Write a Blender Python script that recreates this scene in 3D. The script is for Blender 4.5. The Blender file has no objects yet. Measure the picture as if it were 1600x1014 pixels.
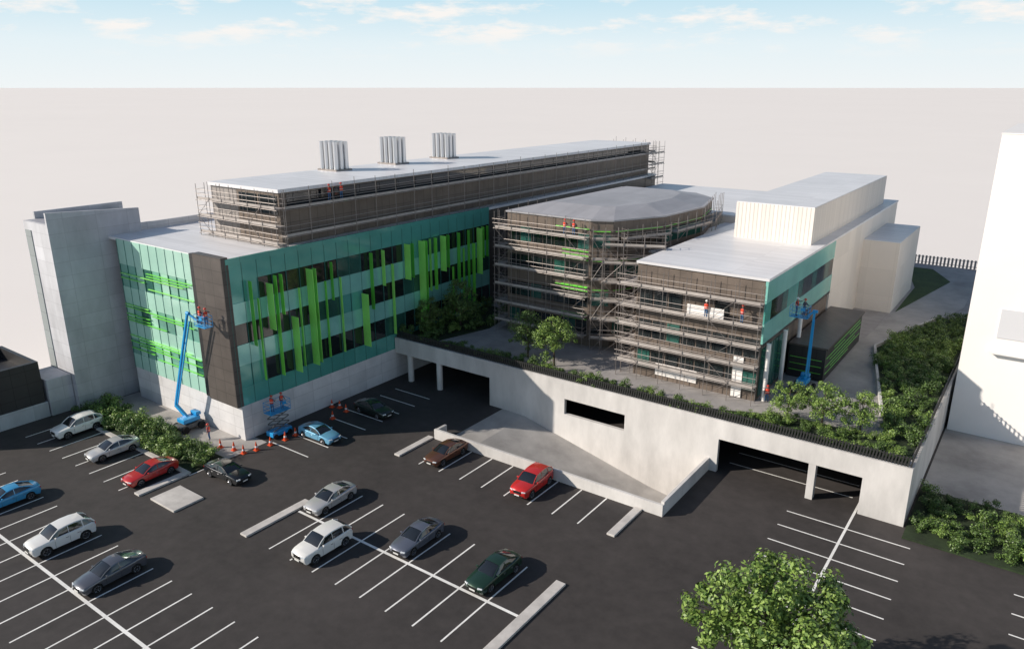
import bpy, bmesh, math, random
from mathutils import Vector, Matrix
R=math.radians
rnd=random.Random(7)
S=bpy.context.scene; COL=S.collection
FT=R(17.4); YAW=R(35.8); F=1180.0; H=34.0

def P(px,py,z=0.0):
    """a pixel of the photograph to the point of the plane at height z"""
    u=(px-800)/F; v=(507-py)/F
    dy=math.cos(FT)+v*math.sin(FT); dz=-math.sin(FT)+v*math.cos(FT)
    t=(z-H)/dz
    return Vector(((u*math.cos(YAW)-dy*math.sin(YAW))*t,(u*math.sin(YAW)+dy*math.cos(YAW))*t,z))

# ---------------------------------------------------------------- materials
def new_mat(name):
    m=bpy.data.materials.new(name); m.use_nodes=True
    return m,m.node_tree.nodes,m.node_tree.links,m.node_tree.nodes['Principled BSDF']
def M(name,col,rough=.6,metal=0,noise=None,brick=None,plane='wall',spec=.5,coat=0,bump=0,island=None,vary=.88,streak=0):
    m,N,L,b=new_mat(name)
    b.inputs['Roughness'].default_value=rough; b.inputs['Metallic'].default_value=metal
    b.inputs['Specular IOR Level'].default_value=spec
    b.inputs['Coat Weight'].default_value=coat; b.inputs['Coat Roughness'].default_value=.04
    c=(*col,1); out=None
    b.inputs['Base Color'].default_value=c
    if island:
        g=N.new('ShaderNodeNewGeometry'); r=N.new('ShaderNodeValToRGB')
        r.color_ramp.elements[0].color=c; r.color_ramp.elements[1].color=(*island,1)
        L.new(g.outputs['Random Per Island'],r.inputs[0]); out=r.outputs[0]
    if brick or noise:
        g=N.new('ShaderNodeNewGeometry')
    if brick:
        w,h,d=brick
        sp=N.new('ShaderNodeSeparateXYZ'); L.new(g.outputs['Position'],sp.inputs[0])
        cb=N.new('ShaderNodeCombineXYZ')
        if plane=='wall':
            a=N.new('ShaderNodeMath'); L.new(sp.outputs[0],a.inputs[0]); L.new(sp.outputs[1],a.inputs[1])
            L.new(a.outputs[0],cb.inputs[0]); L.new(sp.outputs[2],cb.inputs[1])
        elif plane=='yx':
            L.new(sp.outputs[1],cb.inputs[0]); L.new(sp.outputs[0],cb.inputs[1])
        else:
            L.new(sp.outputs[0],cb.inputs[0]); L.new(sp.outputs[1],cb.inputs[1])
        t=N.new('ShaderNodeTexBrick'); L.new(cb.outputs[0],t.inputs[0]); t.offset=0
        t.inputs['Scale'].default_value=1; t.inputs['Brick Width'].default_value=w; t.inputs['Row Height'].default_value=h
        t.inputs['Mortar Size'].default_value=.06 if w<.6 else .03
        t.inputs['Color1'].default_value=c; t.inputs['Color2'].default_value=(*[x*vary for x in col],1)
        t.inputs['Mortar'].default_value=(*[x*d for x in col],1); out=t.outputs[0]
    if noise:
        sc,am=noise
        n=N.new('ShaderNodeTexNoise'); n.inputs['Scale'].default_value=sc; n.inputs['Detail'].default_value=8
        n.inputs['Roughness'].default_value=.65
        if streak:
            mp=N.new('ShaderNodeMapping'); mp.inputs['Scale'].default_value=(1,1,streak); L.new(g.outputs['Position'],mp.inputs[0]); L.new(mp.outputs[0],n.inputs['Vector'])
        else: L.new(g.outputs['Position'],n.inputs['Vector'])
        n2=N.new('ShaderNodeTexNoise'); n2.inputs['Scale'].default_value=sc*.13; n2.inputs['Detail'].default_value=4
        L.new(g.outputs['Position'],n2.inputs['Vector'])
        av=N.new('ShaderNodeMath'); av.operation='ADD'; L.new(n.outputs[0],av.inputs[0]); L.new(n2.outputs[0],av.inputs[1])
        mr=N.new('ShaderNodeMapRange'); L.new(av.outputs[0],mr.inputs[0])
        mr.inputs[1].default_value=.7; mr.inputs[2].default_value=1.3
        mr.inputs[3].default_value=1-am; mr.inputs[4].default_value=1+am
        mx=N.new('ShaderNodeMix'); mx.data_type='RGBA'; mx.blend_type='MULTIPLY'; mx.inputs[0].default_value=1
        if out: L.new(out,mx.inputs[6])
        else: mx.inputs[6].default_value=c
        L.new(mr.outputs[0],mx.inputs[7]); out=mx.outputs[2]
        if bump:
            bp=N.new('ShaderNodeBump'); bp.inputs['Strength'].default_value=bump; bp.inputs['Distance'].default_value=.03
            L.new(n.outputs[0],bp.inputs['Height']); L.new(bp.outputs[0],b.inputs['Normal'])
    if out: L.new(out,b.inputs['Base Color'])
    return m
asph=M('asphalt',(.046,.040,.038),.8,noise=(.9,.32),bump=.15)
plain=M('plain_ground',(.88,.825,.775),.95,noise=(.02,.015))
pave=M('paving',(.36,.34,.33),.9,noise=(.6,.25),brick=(4,4,.8),plane='xy')
pave2=M('light_paving',(.39,.37,.35),.9,noise=(.25,.4))
paint_w=M('road_paint',(.84,.83,.80),.7,noise=(3,.14))
conc=M('concrete',(.585,.565,.545),.85,noise=(.4,.30),bump=.1,streak=.35)
concP=M('concrete_panel',(.66,.65,.65),.8,noise=(.5,.18),brick=(2.6,1.25,.75))
concT=M('tower_panel',(.54,.545,.57),.8,noise=(.35,.28),brick=(3.4,1.5,.78),streak=.4)
kerbm=M('kerb_concrete',(.56,.53,.50),.85,noise=(.8,.28))
roofm=M('roof_sheet',(.80,.79,.80),.4,noise=(.3,.08),brick=(12,.6,.84),plane='xy')
roofd=M('grey_roof',(.40,.395,.415),.5,noise=(.4,.12),brick=(6,1.2,.88),plane='yx')
cream=M('cream_cladding',(.82,.76,.69),.6,noise=(.2,.05),brick=(.45,60,.66))
creamP=M('cream_panel',(.82,.76,.69),.6,noise=(.2,.05),brick=(3.2,3.6,.9))
greyC=M('grey_cladding',(.36,.33,.31),.6,noise=(.4,.15),brick=(.9,60,.66))
white=M('white_render',(.9,.865,.83),.6,noise=(.15,.05))
darkP=M('dark_panel',(.105,.09,.08),.4,noise=(.5,.25),brick=(1.6,1.25,.5))
darkP2=M('brown_panel',(.165,.13,.105),.55,noise=(.5,.3),brick=(1.2,2.3,.5))
blackP=M('black_panel',(.035,.034,.035),.45,noise=(.5,.2),brick=(1.4,1.4,.4))
teal=M('teal_glass',(.115,.43,.37),.1,.12,noise=(.2,.2),brick=(3.38,30,.7),spec=1,vary=.92)
tealB=M('pale_teal_glass',(.27,.64,.56),.1,.12,noise=(.2,.18),brick=(3.38,30,.8),spec=1,vary=.93)
tealL=M('sunlit_teal_glass',(.44,.72,.60),.12,.05,noise=(.25,.12),brick=(1.6,30,.85),spec=.8,vary=.9)  # teal glass again, paler: sunlight on the short facade put into the colour
tealW=M('green_glass',(.24,.52,.42),.1,.1,noise=(.25,.25),brick=(1.6,30,.8),spec=.8,vary=.8)
glassD=M('window_glass',(.014,.019,.021),.05,noise=(.3,.5),spec=1.0)
glassG=M('green_window_glass',(.03,.11,.09),.06,.1,noise=(.3,.5),spec=1.0)
lime=M('lime_fin',(.21,.78,.09),.3,noise=(.8,.08),coat=.3)
limeB=M('pale_lime_fin',(.34,.90,.17),.3,noise=(.8,.08),coat=.3)
limeD=M('deep_lime_fin',(.12,.55,.06),.3,noise=(.8,.08),coat=.3)
mull=M('mullion',(.05,.19,.16),.4)
steel=M('galvanised_tube',(.28,.25,.235),.45,.4)
deckm=M('scaffold_deck',(.42,.38,.35),.8,noise=(1.5,.25))
stack=M('stack_metal',(.66,.67,.69),.28,.8)
fencem=M('fence_dark',(.03,.03,.03),.5)
fencel=M('fence_grey',(.3,.29,.28),.6)
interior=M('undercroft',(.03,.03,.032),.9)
soil=M('bed_soil',(.02,.035,.012),.95,noise=(2,.5),bump=.5)
grassm=M('grass',(.045,.075,.02),.95,noise=(2.5,.45),bump=.5)
leafA=M('leaf_dark',(.028,.06,.012),.5,island=(.14,.23,.05))
leafB=M('leaf_bright',(.055,.12,.018),.5,island=(.28,.40,.09))
bark=M('bark',(.09,.065,.045),.9,noise=(4,.4))
tyre=M('tyre',(.012,.012,.012),.85)
rimm=M('rim',(.5,.5,.52),.25,.9)
carglass=M('car_glass',(.012,.014,.016),.05,spec=.9,coat=.4)
blacktrim=M('black_trim',(.015,.015,.015),.4)
lampg=M('lamp_glass',(.75,.78,.8),.1,spec=.8,coat=.5)
redlamp=M('tail_lamp',(.4,.01,.01),.2,coat=.4)
platem=M('number_plate',(.75,.75,.72),.5)
blueM=M('lift_blue',(.02,.32,.68),.35,coat=.3)
liftgrey=M('lift_grey',(.12,.12,.12),.6)
coneM=M('cone_orange',(.75,.09,.02),.5)
coneW=M('cone_white',(.8,.8,.8),.5)
skin=M('skin',(.45,.25,.17),.6)
navy=M('navy_shirt',(.05,.06,.09),.8)
jeans=M('jeans',(.05,.13,.27),.85)
boots=M('boots',(.05,.035,.025),.8)
vestm=M('vest_red',(.72,.07,.03),.7)
band=M('reflective_band',(.75,.75,.7),.4)
helmR=M('helmet_red',(.6,.04,.02),.35,coat=.3)
helmW=M('helmet_white',(.8,.8,.78),.35,coat=.3)

# ---------------------------------------------------------------- mesh builder
class MB:
    def __init__(s): s.v=[];s.f=[];s.m=[];s.mi=0
    def add(s,vs,fs):
        o=len(s.v); s.v+=[tuple(v) for v in vs]; s.f+=[tuple(i+o for i in f) for f in fs]; s.m+=[s.mi]*len(fs); return s
    def box(s,x0,y0,z0,x1,y1,z1):
        x0,x1=min(x0,x1),max(x0,x1);y0,y1=min(y0,y1),max(y0,y1);z0,z1=min(z0,z1),max(z0,z1)
        return s.add([(x0,y0,z0),(x1,y0,z0),(x1,y1,z0),(x0,y1,z0),(x0,y0,z1),(x1,y0,z1),(x1,y1,z1),(x0,y1,z1)],
              [(0,3,2,1),(4,5,6,7),(0,1,5,4),(1,2,6,5),(2,3,7,6),(3,0,4,7)])
    def cbox(s,c,d,rz=0,rx=0):
        m=Matrix.Translation(c)@Matrix.Rotation(rz,4,'Z')@Matrix.Rotation(rx,4,'X')
        a,b,e=d[0]/2,d[1]/2,d[2]/2
        vs=[m@Vector((i*a,j*b,k*e)) for k in(-1,1) for i,j in((-1,-1),(1,-1),(1,1),(-1,1))]
        return s.add(vs,[(0,3,2,1),(4,5,6,7),(0,1,5,4),(1,2,6,5),(2,3,7,6),(3,0,4,7)])
    def beam(s,p,q,w,h):
        p=Vector(p);q=Vector(q);d=(q-p).normalized()
        a=d.cross(Vector((0,0,1)))
        if a.length<1e-3:a=Vector((1,0,0))
        a.normalize();b=a.cross(d)
        vs=[x+a*i*w/2+b*j*h/2 for x in(p,q) for i,j in((-1,-1),(1,-1),(1,1),(-1,1))]
        return s.add(vs,[(0,3,2,1),(4,5,6,7),(0,1,5,4),(1,2,6,5),(2,3,7,6),(3,0,4,7)])
    def tube(s,p,q,r,n=6,r2=None):
        p=Vector(p);q=Vector(q); d=(q-p).normalized(); r2=r if r2 is None else r2
        a=d.orthogonal().normalized(); b=d.cross(a)
        vs=[c+(a*math.cos(2*math.pi*i/n)+b*math.sin(2*math.pi*i/n))*rr for c,rr in((p,r),(q,r2)) for i in range(n)]
        fs=[(i,(i+1)%n,n+(i+1)%n,n+i) for i in range(n)]+[tuple(range(n-1,-1,-1)),tuple(range(n,2*n))]
        return s.add(vs,fs)
    def lathe(s,prof,n=20,axis='z',c=(0,0,0)):
        vs=[]
        for r,h in prof:
            for i in range(n):
                a=2*math.pi*i/n; x,y=r*math.cos(a),r*math.sin(a)
                v=(x,y,h) if axis=='z' else (h,x,y)
                vs.append((v[0]+c[0],v[1]+c[1],v[2]+c[2]))
        fs=[(k*n+i,k*n+(i+1)%n,(k+1)*n+(i+1)%n,(k+1)*n+i) for k in range(len(prof)-1) for i in range(n)]
        fs+=[tuple(range(n)),tuple(range((len(prof)-1)*n,len(prof)*n))]
        return s.add(vs,fs)
    def prism(s,poly,z0,z1):
        n=len(poly)
        vs=[(x,y,z0) for x,y in poly]+[(x,y,z1) for x,y in poly]
        return s.add(vs,[tuple(range(n-1,-1,-1)),tuple(range(n,2*n))]+[(i,(i+1)%n,n+(i+1)%n,n+i) for i in range(n)])
    def sheet(s,poly,z): return s.add([(x,y,z) for x,y in poly],[tuple(range(len(poly)))])
    def build(s,name,mat,parent=None,world=False,smooth=False,bevel=0,norm=True,seg=2):
        me=bpy.data.meshes.new(name)
        off=Vector((0,0,0))
        if parent and world: off=Vector(parent.location)
        me.from_pydata([(v[0]-off.x,v[1]-off.y,v[2]-off.z) for v in s.v],[],s.f)
        mats=mat if isinstance(mat,(list,tuple)) else [mat]
        for m in mats: me.materials.append(m)
        if len(mats)>1: me.polygons.foreach_set('material_index',s.m)
        if norm:
            bm=bmesh.new(); bm.from_mesh(me); bmesh.ops.recalc_face_normals(bm,faces=bm.faces); bm.to_mesh(me); bm.free()
        if smooth:
            me.polygons.foreach_set('use_smooth',[True]*len(me.polygons)); me.set_sharp_from_angle(angle=R(38))
        me.update()
        o=bpy.data.objects.new(name,me); COL.objects.link(o)
        if parent: o.parent=parent
        if bevel:
            b=o.modifiers.new('Bevel','BEVEL'); b.width=bevel; b.segments=seg; b.limit_method='ANGLE'; b.angle_limit=R(40)
        return o
def B(*a): return MB().box(*a)
def tag(o,label,cat,group=None):
    o['label']=label;o['category']=cat
    if group:o['group']=group
    return o
def thing(name,label,cat,loc=(0,0,0),rz=0,group=None):
    o=bpy.data.objects.new(name,None); COL.objects.link(o); o.location=loc; o.rotation_euler=(0,0,rz)
    o.empty_display_size=.5
    return tag(o,label,cat,group)
def struct(o): o['kind']='structure'; return o
def inst(name,src,parent=None,loc=(0,0,0),rz=0,sc=1):
    o=src.copy(); o.name=name; COL.objects.link(o); o.parent=parent; o.location=loc; o.rotation_euler=(0,0,rz); o.scale=(sc,sc,sc) if not hasattr(sc,'__len__') else sc
    return o
def dup(root,loc,rz,label=None,sc=None):
    r=root.copy(); COL.objects.link(r); r.location=loc; r.rotation_euler=(0,0,rz)
    if sc: r.scale=(sc,sc,sc)
    if label:r['label']=label
    for ch in list(root.children):
        c=ch.copy();COL.objects.link(c);c.parent=r
        for g in list(ch.children):
            d=g.copy();COL.objects.link(d);d.parent=c
    return r

# ---------------------------------------------------------------- world, sun, camera
w=bpy.data.worlds.new('World'); S.world=w; w.use_nodes=True
N=w.node_tree.nodes;L=w.node_tree.links; N.clear()
ELEV=R(27); SUN_D=Vector((.72,.69,0)).normalized()
sky=N.new('ShaderNodeTexSky'); sky.sky_type='NISHITA'; sky.sun_disc=False; sky.sun_elevation=ELEV
sky.sun_rotation=math.atan2(-SUN_D.x,-SUN_D.y); sky.air_density=1; sky.dust_density=.6
tc=N.new('ShaderNodeTexCoord'); sp=N.new('ShaderNodeSeparateXYZ'); L.new(tc.outputs['Generated'],sp.inputs[0])
cr=N.new('ShaderNodeValToRGB'); L.new(sp.outputs[2],cr.inputs[0])
e=cr.color_ramp.elements; e[0].position=0; e[0].color=(.88,.92,.93,1); e[1].position=.12; e[1].color=(.50,.75,.88,1)
k=cr.color_ramp.elements.new(.05); k.color=(.79,.89,.93,1)
mp=N.new('ShaderNodeMapping'); mp.inputs['Scale'].default_value=(11,11,46); L.new(tc.outputs['Generated'],mp.inputs[0])
nz=N.new('ShaderNodeTexNoise'); nz.inputs['Scale'].default_value=1; nz.inputs['Detail'].default_value=9; nz.inputs['Roughness'].default_value=.62
L.new(mp.outputs[0],nz.inputs['Vector'])
mr=N.new('ShaderNodeMapRange'); mr.inputs[1].default_value=.50; mr.inputs[2].default_value=.64; L.new(nz.outputs[0],mr.inputs[0])
mz=N.new('ShaderNodeMapRange'); mz.inputs[1].default_value=.03; mz.inputs[2].default_value=.065; L.new(sp.outputs[2],mz.inputs[0])
mm=N.new('ShaderNodeMath'); mm.operation='MULTIPLY'; L.new(mr.outputs[0],mm.inputs[0]); L.new(mz.outputs[0],mm.inputs[1])
cl=N.new('ShaderNodeMix'); cl.data_type='RGBA'; L.new(mm.outputs[0],cl.inputs[0]); L.new(cr.outputs[0],cl.inputs[6]); cl.inputs[7].default_value=(.95,.92,.89,1)
sc10=N.new('ShaderNodeVectorMath'); sc10.operation='SCALE'; sc10.inputs['Scale'].default_value=10; L.new(cl.outputs[2],sc10.inputs[0])
fz=N.new('ShaderNodeMapRange'); fz.inputs[1].default_value=.12; fz.inputs[2].default_value=.35; L.new(sp.outputs[2],fz.inputs[0])
fm=N.new('ShaderNodeMix'); fm.data_type='RGBA'; L.new(fz.outputs[0],fm.inputs[0]); L.new(sc10.outputs[0],fm.inputs[6]); L.new(sky.outputs[0],fm.inputs[7])
bg=N.new('ShaderNodeBackground'); bg.inputs[1].default_value=.1; L.new(fm.outputs[2],bg.inputs[0])
wo=N.new('ShaderNodeOutputWorld'); L.new(bg.outputs[0],wo.inputs[0])
ld=bpy.data.lights.new('sun','SUN'); ld.energy=5.0; ld.angle=R(.5); ld.color=(1,.91,.80)
lo=bpy.data.objects.new('sun',ld); COL.objects.link(lo)
lo.rotation_euler=Vector((SUN_D.x*math.cos(ELEV),SUN_D.y*math.cos(ELEV),-math.sin(ELEV))).to_track_quat('-Z','Y').to_euler()
S.view_settings.view_transform='Standard'
cd=bpy.data.cameras.new('camera'); cam=bpy.data.objects.new('camera',cd); COL.objects.link(cam); S.camera=cam
cam.location=(0,0,H); cam.rotation_euler=(R(90)-FT,0,YAW); cd.sensor_width=36; cd.lens=36*F/1600; cd.clip_end=300000

# ---------------------------------------------------------------- ground
HX0,HX1,HY0,HY1=-46,-22.4,52.25,62
def holed(x0,y0,x1,y1,z):
    m=MB()
    for a,b,c,d in((x0,y0,x1,HY0),(x0,HY1,x1,y1),(x0,HY0,HX0,HY1),(HX1,HY0,x1,HY1)): m.sheet([(a,b),(c,b),(c,d),(a,d)],z)
    return m
struct(holed(-60000,-60000,60000,60000,-.03).build('ground',plain))
struct(holed(-84.8,-40,60,90,0).build('car_park',asph))
struct(MB().sheet([(-5.4,69.6),(60,69.6),(60,180),(-5.4,180)],.012).build('pavement',pave2))
struct(MB().sheet([(-83.5,36.9),(-60.3,36.9),(-60.3,41.5),(-62.3,41.5),(-83.5,41)],.02).build('apron_pavement',pave2))
struct(B(-83,33.4,-.02,-60.6,36.9,.12).build('planting_bed',soil))
struct(B(-5.4,60.2,-.02,30,69.5,.14).build('planting_bed',soil))
lines=MB(); LW=.065
def lx(x,y0,y1): lines.sheet([(x-LW,y0),(x+LW,y0),(x+LW,y1),(x-LW,y1)],.006)
def ly(y,x0,x1,lw=LW): lines.sheet([(x0,y-lw),(x1,y-lw),(x1,y+lw),(x0,y+lw)],.011)
for i in range(1,9): lx(-47.3+2.5*i,30,39.8)
ly(34.9,-47.3,-24.7,.12)
for i in range(1,9): lx(-47.3+2.5*i,47,51.9)
for i in range(-8,18): lx(-39.7-2.5*i,13.7,23.4)
ly(18.6,-84,-19,.12)
for i in range(8): lx(-81.2+2.6*i,27.8,33.2)
for i in range(8): ly(41.8+2.5*i,-59.8,-54.4)
for i in range(14): ly(59-2.5*i,-14,-4.6)
for i in range(5): ly(64.5+2.5*i,-21,-10)
for i in range(8): ly(57.2-2.5*i,2.3,7.6)
lines.sheet([(-9.4,30),(-9.2,30),(-9.2,64),(-9.4,64)],.015)
lx(-60.4,33,37)
struct(lines.build('parking_lines',paint_w,norm=False))
for a in((-48.3,29.9,-47.5,36.4),(-24.6,27.5,-23.8,39.6),(-48,47,-47.3,52),(-24.6,47,-23.9,51.9),
          (-61.3,28.3,-60.5,33.2),(-59.2,28.6,-55.6,31.4),(-10.8,34.5,-6.4,39.3)):
    struct(B(a[0],a[1],-.02,a[2],a[3],.16).build('kerb',kerbm,bevel=.03))
struct(B(-81,32.9,-.02,-60.6,33.35,.14).build('kerb',kerbm))
# sunken ramp
r=MB()
rp=[(-46,0.0),(-43,-.1),(-28,-3.7),(-22.4,-4.6)]
for (xa,za),(xb,zb) in zip(rp,rp[1:]): r.add([(xa,HY0,za),(xb,HY0,zb),(xb,HY1,zb),(xa,HY1,za)],[(0,1,2,3)])
struct(r.build('ramp',pave2))
tr=thing('retaining_wall','low pale concrete parapet wrapped round the sunken ramp','wall',(-34,52,0))
B(-47.2,51.95,-5,-22.1,52.25,1.05).build('side_wall',conc,tr,world=True,bevel=.02)
B(-22.4,52.25,-5,-22.1,62,1.25).build('end_wall',conc,tr,world=True,bevel=.02)
B(-47.2,52.25,0,-46.9,53.6,1.0).build('end_wall',conc,tr,world=True,bevel=.02)

# ---------------------------------------------------------------- terrace and its wall
T=thing('retaining_wall','long smooth concrete terrace wall with garage openings and a dark slot','wall',(-34,62,0))
m=MB()
for a in((-62.2,3.3,-47.8,5.2),(-47.8,-5,-38,5.2),(-38,-5,-31,1.5),(-38,3.2,-31,5.2),(-31,-5,-21.4,5.2),(-21.4,3.35,-9.1,5.2),(-9.1,-.1,-5.6,5.2)):
    m.box(a[0],62.0,a[1],a[2],62.4,a[3])
m.build('wall',conc,T,world=True)
B(-6,62.4,-.1,-5.6,145,5.2).build('side_wall',conc,T,world=True)
for x in(-60,-55.4): MB().lathe([(.36,0),(.36,3.3)],18,c=(x,62.3,0)).build('column',conc,T,world=True,smooth=True)
B(-13.4,62.05,0,-12.8,62.75,3.35).build('column',conc,T,world=True)
struct(B(-62.2,62.4,4.5,-6,145,5.0).build('terrace',pave))
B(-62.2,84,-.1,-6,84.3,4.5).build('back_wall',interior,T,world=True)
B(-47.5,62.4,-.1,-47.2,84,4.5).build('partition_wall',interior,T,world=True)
struct(MB().sheet([(-20,62.9),(-8,62.9),(-10,72),(-12.7,84),(-14.5,92),(-12.2,101),(-10,109),(-8,118),(-8,144),(-15,144),(-15.4,108),(-16.3,94),(-16.3,70),(-20,70)],5.012).build('path',pave2))
beds=[[(-60,62.6),(-23,62.6),(-23,64.2),(-60,64.2)],[(-23,62.6),(-6.1,62.6),(-6.1,66.8),(-15,66.9),(-20,65.5),(-23,64.2)],
 [(-6.1,66.8),(-6.1,113),(-9.8,109),(-12,101),(-14.2,92),(-12.5,84),(-9.7,72),(-8.5,67)],
 [(-62.1,63),(-57.5,64.3),(-55.5,72),(-57,80),(-62.1,80)]]
for p in beds: struct(MB().prism(p,4.98,5.14).build('planting_bed',soil))
struct(MB().prism([(-15.3,110),(-11.5,133),(-15,141),(-19,141),(-15.4,126)],4.99,5.08).build('lawn',grassm))
kp=[(-9.75,71.8),(-12.6,84),(-14.35,92),(-12.2,101),(-10,109)]
m=MB()
for p,q in zip(kp,kp[1:]): m.beam((p[0],p[1],5.25),(q[0],q[1],5.25),.25,.55)
tag(m.build('planter_wall',conc),'low concrete edging wall along the shrub bed by the access road','wall')

def fence(label,p,q,z,h,step,mat,pw=.06,lean=0):
    p=Vector((*p,0));q=Vector((*q,0)); d=q-p; n=int(d.length/step); d/=n
    t=thing('fence',label,'fence',(p.x,p.y,z))
    m=MB(); u=d.normalized()
    for i in range(n+1):
        c=d*i; m.beam((c.x,c.y,0.02),(c.x+u.x*lean,c.y+u.y*lean,h),pw,.12)
    m.build('pickets',mat,t)
    e=q-p
    MB().beam((0,0,h*.25),(e.x,e.y,h*.25),.05,.07).build('rail',mat,t); MB().beam((0,0,h*.85),(e.x,e.y,h*.85),.05,.07).build('rail',mat,t)
fence('black picket fence running along the top of the long terrace wall',(-62,62.25),(-5.8,62.25),5.2,.85,.24,fencem,.10,.1)
fence('dark picket fence on the side terrace wall facing the white tower',(-5.8,62.5),(-5.8,114),5.2,.8,.4,fencem,.05)
fence('pale grey slatted fence at the far end of the access road',(-24,145),(-6,145),5.0,1.5,.55,fencel,.3)

# ---------------------------------------------------------------- scaffolds
def scaffold(label,a,b,nrm,z0,lifts,w=1.15,bay=2.3,top=1.2,brace=True,toe=True,rails=(.5,1.0)):
    a=Vector(a);b=Vector(b);n=Vector(nrm).normalized(); d=b-a; Ln=d.length; u=d/Ln; k=max(1,round(Ln/bay)); st=Ln/k
    t=thing('scaffold',label,'scaffold',(a.x,a.y,z0))
    hh=lifts[-1]-z0+top
    proto=None
    for i in range(k+1):
        for off in((w,.12) if brace else (w,)):
            p=u*st*i+n*off
            ex=rnd.uniform(0,.5)
            if proto is None:
                proto=MB().tube((0,0,0),(0,0,hh),.033,5).build('standard',steel,t); proto.location=(p.x,p.y,0)
            else:
                o=inst('standard',proto,t,(p.x,p.y,0)); o.scale=(1,1,1+(ex/hh if off>1 else 0))
    for z in lifts:
        zz=z-z0
        m=MB()
        for j in range(4):
            oo=n*(.25+j*(w-.35)/3.0*.93)
            p0=oo-u*.1;p1=oo+u*(Ln+.1)
            m.beam((p0.x,p0.y,zz-.03),(p1.x,p1.y,zz-.03),(w-.35)/3.0*.88,.05)
        m.build('deck',deckm,t)
        m=MB()
        for hgt in(-.14,)+tuple(rails):
            p0=n*w-u*.25;p1=n*w+u*(Ln+.25); m.tube((p0.x,p0.y,zz+hgt),(p1.x,p1.y,zz+hgt),.026,5)
        for i in range(k+1):
            p0=u*st*i-n*.05;p1=u*st*i+n*(w+.2); m.tube((p0.x,p0.y,zz-.18),(p1.x,p1.y,zz-.18),.022,4)
        for ee in(-.05,Ln+.05):
            p0=u*ee+n*.1;p1=u*ee+n*w
            for hgt in(.5,1.0): m.tube((p0.x,p0.y,zz+hgt),(p1.x,p1.y,zz+hgt),.022,4)
        m.build('guard_rail',steel,t)
        if toe:
            p0=n*(w-.06);p1=p0+u*Ln
            MB().beam((p0.x,p0.y,zz+.1),(p1.x,p1.y,zz+.1),.03,.23).build('toe_board',deckm,t)
    if brace:
        zs=[z0]+list(lifts)
        for i in range(0,k,4):
            m=MB(); lr=1
            for z1,z2 in zip(zs,zs[1:]):
                p0=u*st*(i+(0 if lr>0 else 1))+n*(w+.05);p1=u*st*(i+(1 if lr>0 else 0))+n*(w+.05)
                m.tube((p0.x,p0.y,z1-z0),(p1.x,p1.y,z2-z0),.024,4); lr=-lr
            m.build('brace',steel,t)
    return t

# ---------------------------------------------------------------- main green block
A=thing('office_building','long office block with teal glass, lime vertical fins and dark plant storey','building',(-72,60,0))
def part(name,mat,*a,par=A,**k): return B(*a).build(name,mat,par,world=True,**k)
part('base_wall',concP,-82,40.45,0,-62.3,133,3.7)
part('wall',darkP,-82,40.7,3.7,-62.55,133,18.2)
part('roof',roofm,-84.4,40.5,18.2,-62.35,133,18.5)
part('parapet',concP,-84.7,44.3,17,-84.4,133,19.3)
part('parapet',teal,-62.5,40.4,18.1,-62.25,81,18.62)
NB=12; YS=(81-40.4)/NB
for z0,z1,mt in((16.3,18.1,teal),(12.1,14.2,tealB),(7.9,10,tealB),(3.7,5.6,teal)): part('spandrel',mt,-62.5,40.4,z0,-62.3,81,z1)
for fl,(z0,z1) in enumerate(((14.2,16.3),(10,12.1),(5.6,7.9))):
    for i in range(NB):
        g=teal if (fl,i) in((0,0),(1,4),(2,0),(0,7)) else (glassG if (i*7+fl*3)%4==0 else glassD)
        part('window',g,-62.52,40.42+i*YS,z0,-62.38,40.38+(i+1)*YS,z1)
m=MB()
for i in range(NB*2+1):
    t_=.022 if i%2==0 else .012
    m.box(-62.5,40.4+i*YS/2-t_,3.7,-62.27,40.4+i*YS/2+t_,18.1)
m.build('mullions',mull,A,world=True)
fins=[(44.6,10.8,15.6,1.0),(47.3,5.5,11.5,1.05),(49.6,5.6,16.1,1.05),(57.1,5.6,11.8,1.1),(64.3,12,16.3,.95),(66.8,6,16.3,1.05),(70.8,11.8,16.3,.95),(78.2,10,16.2,.95),
 (50.4,5.6,16.0,.6),(67.6,6,16.2,.7)]
fr=random.Random(3)
for y in(42.6,43.4,45.5,46.2,48.4,51.9,52.8,54,58.6,60.5,62,65.4,68.7,69.6,72,73,74.1,75.2,76.2,77.2,79.2,80.2):
    z0,z1=fr.choice([(5.6,11.9),(9.6,16.2),(5.6,16.2),(12,16.2),(5.7,14.3)])
    if z1<12 and fr.random()<.4: z1=14
    fins.append((y,z0,z1,fr.choice([.3,.4,.5])))
for y,z0,z1,d in fins: part('fin',limeB if d>.9 else fr.choice([lime,lime,limeD,limeB]),-62.2,y-.03,z0,-62.2+d,y+.03,z1)
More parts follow.
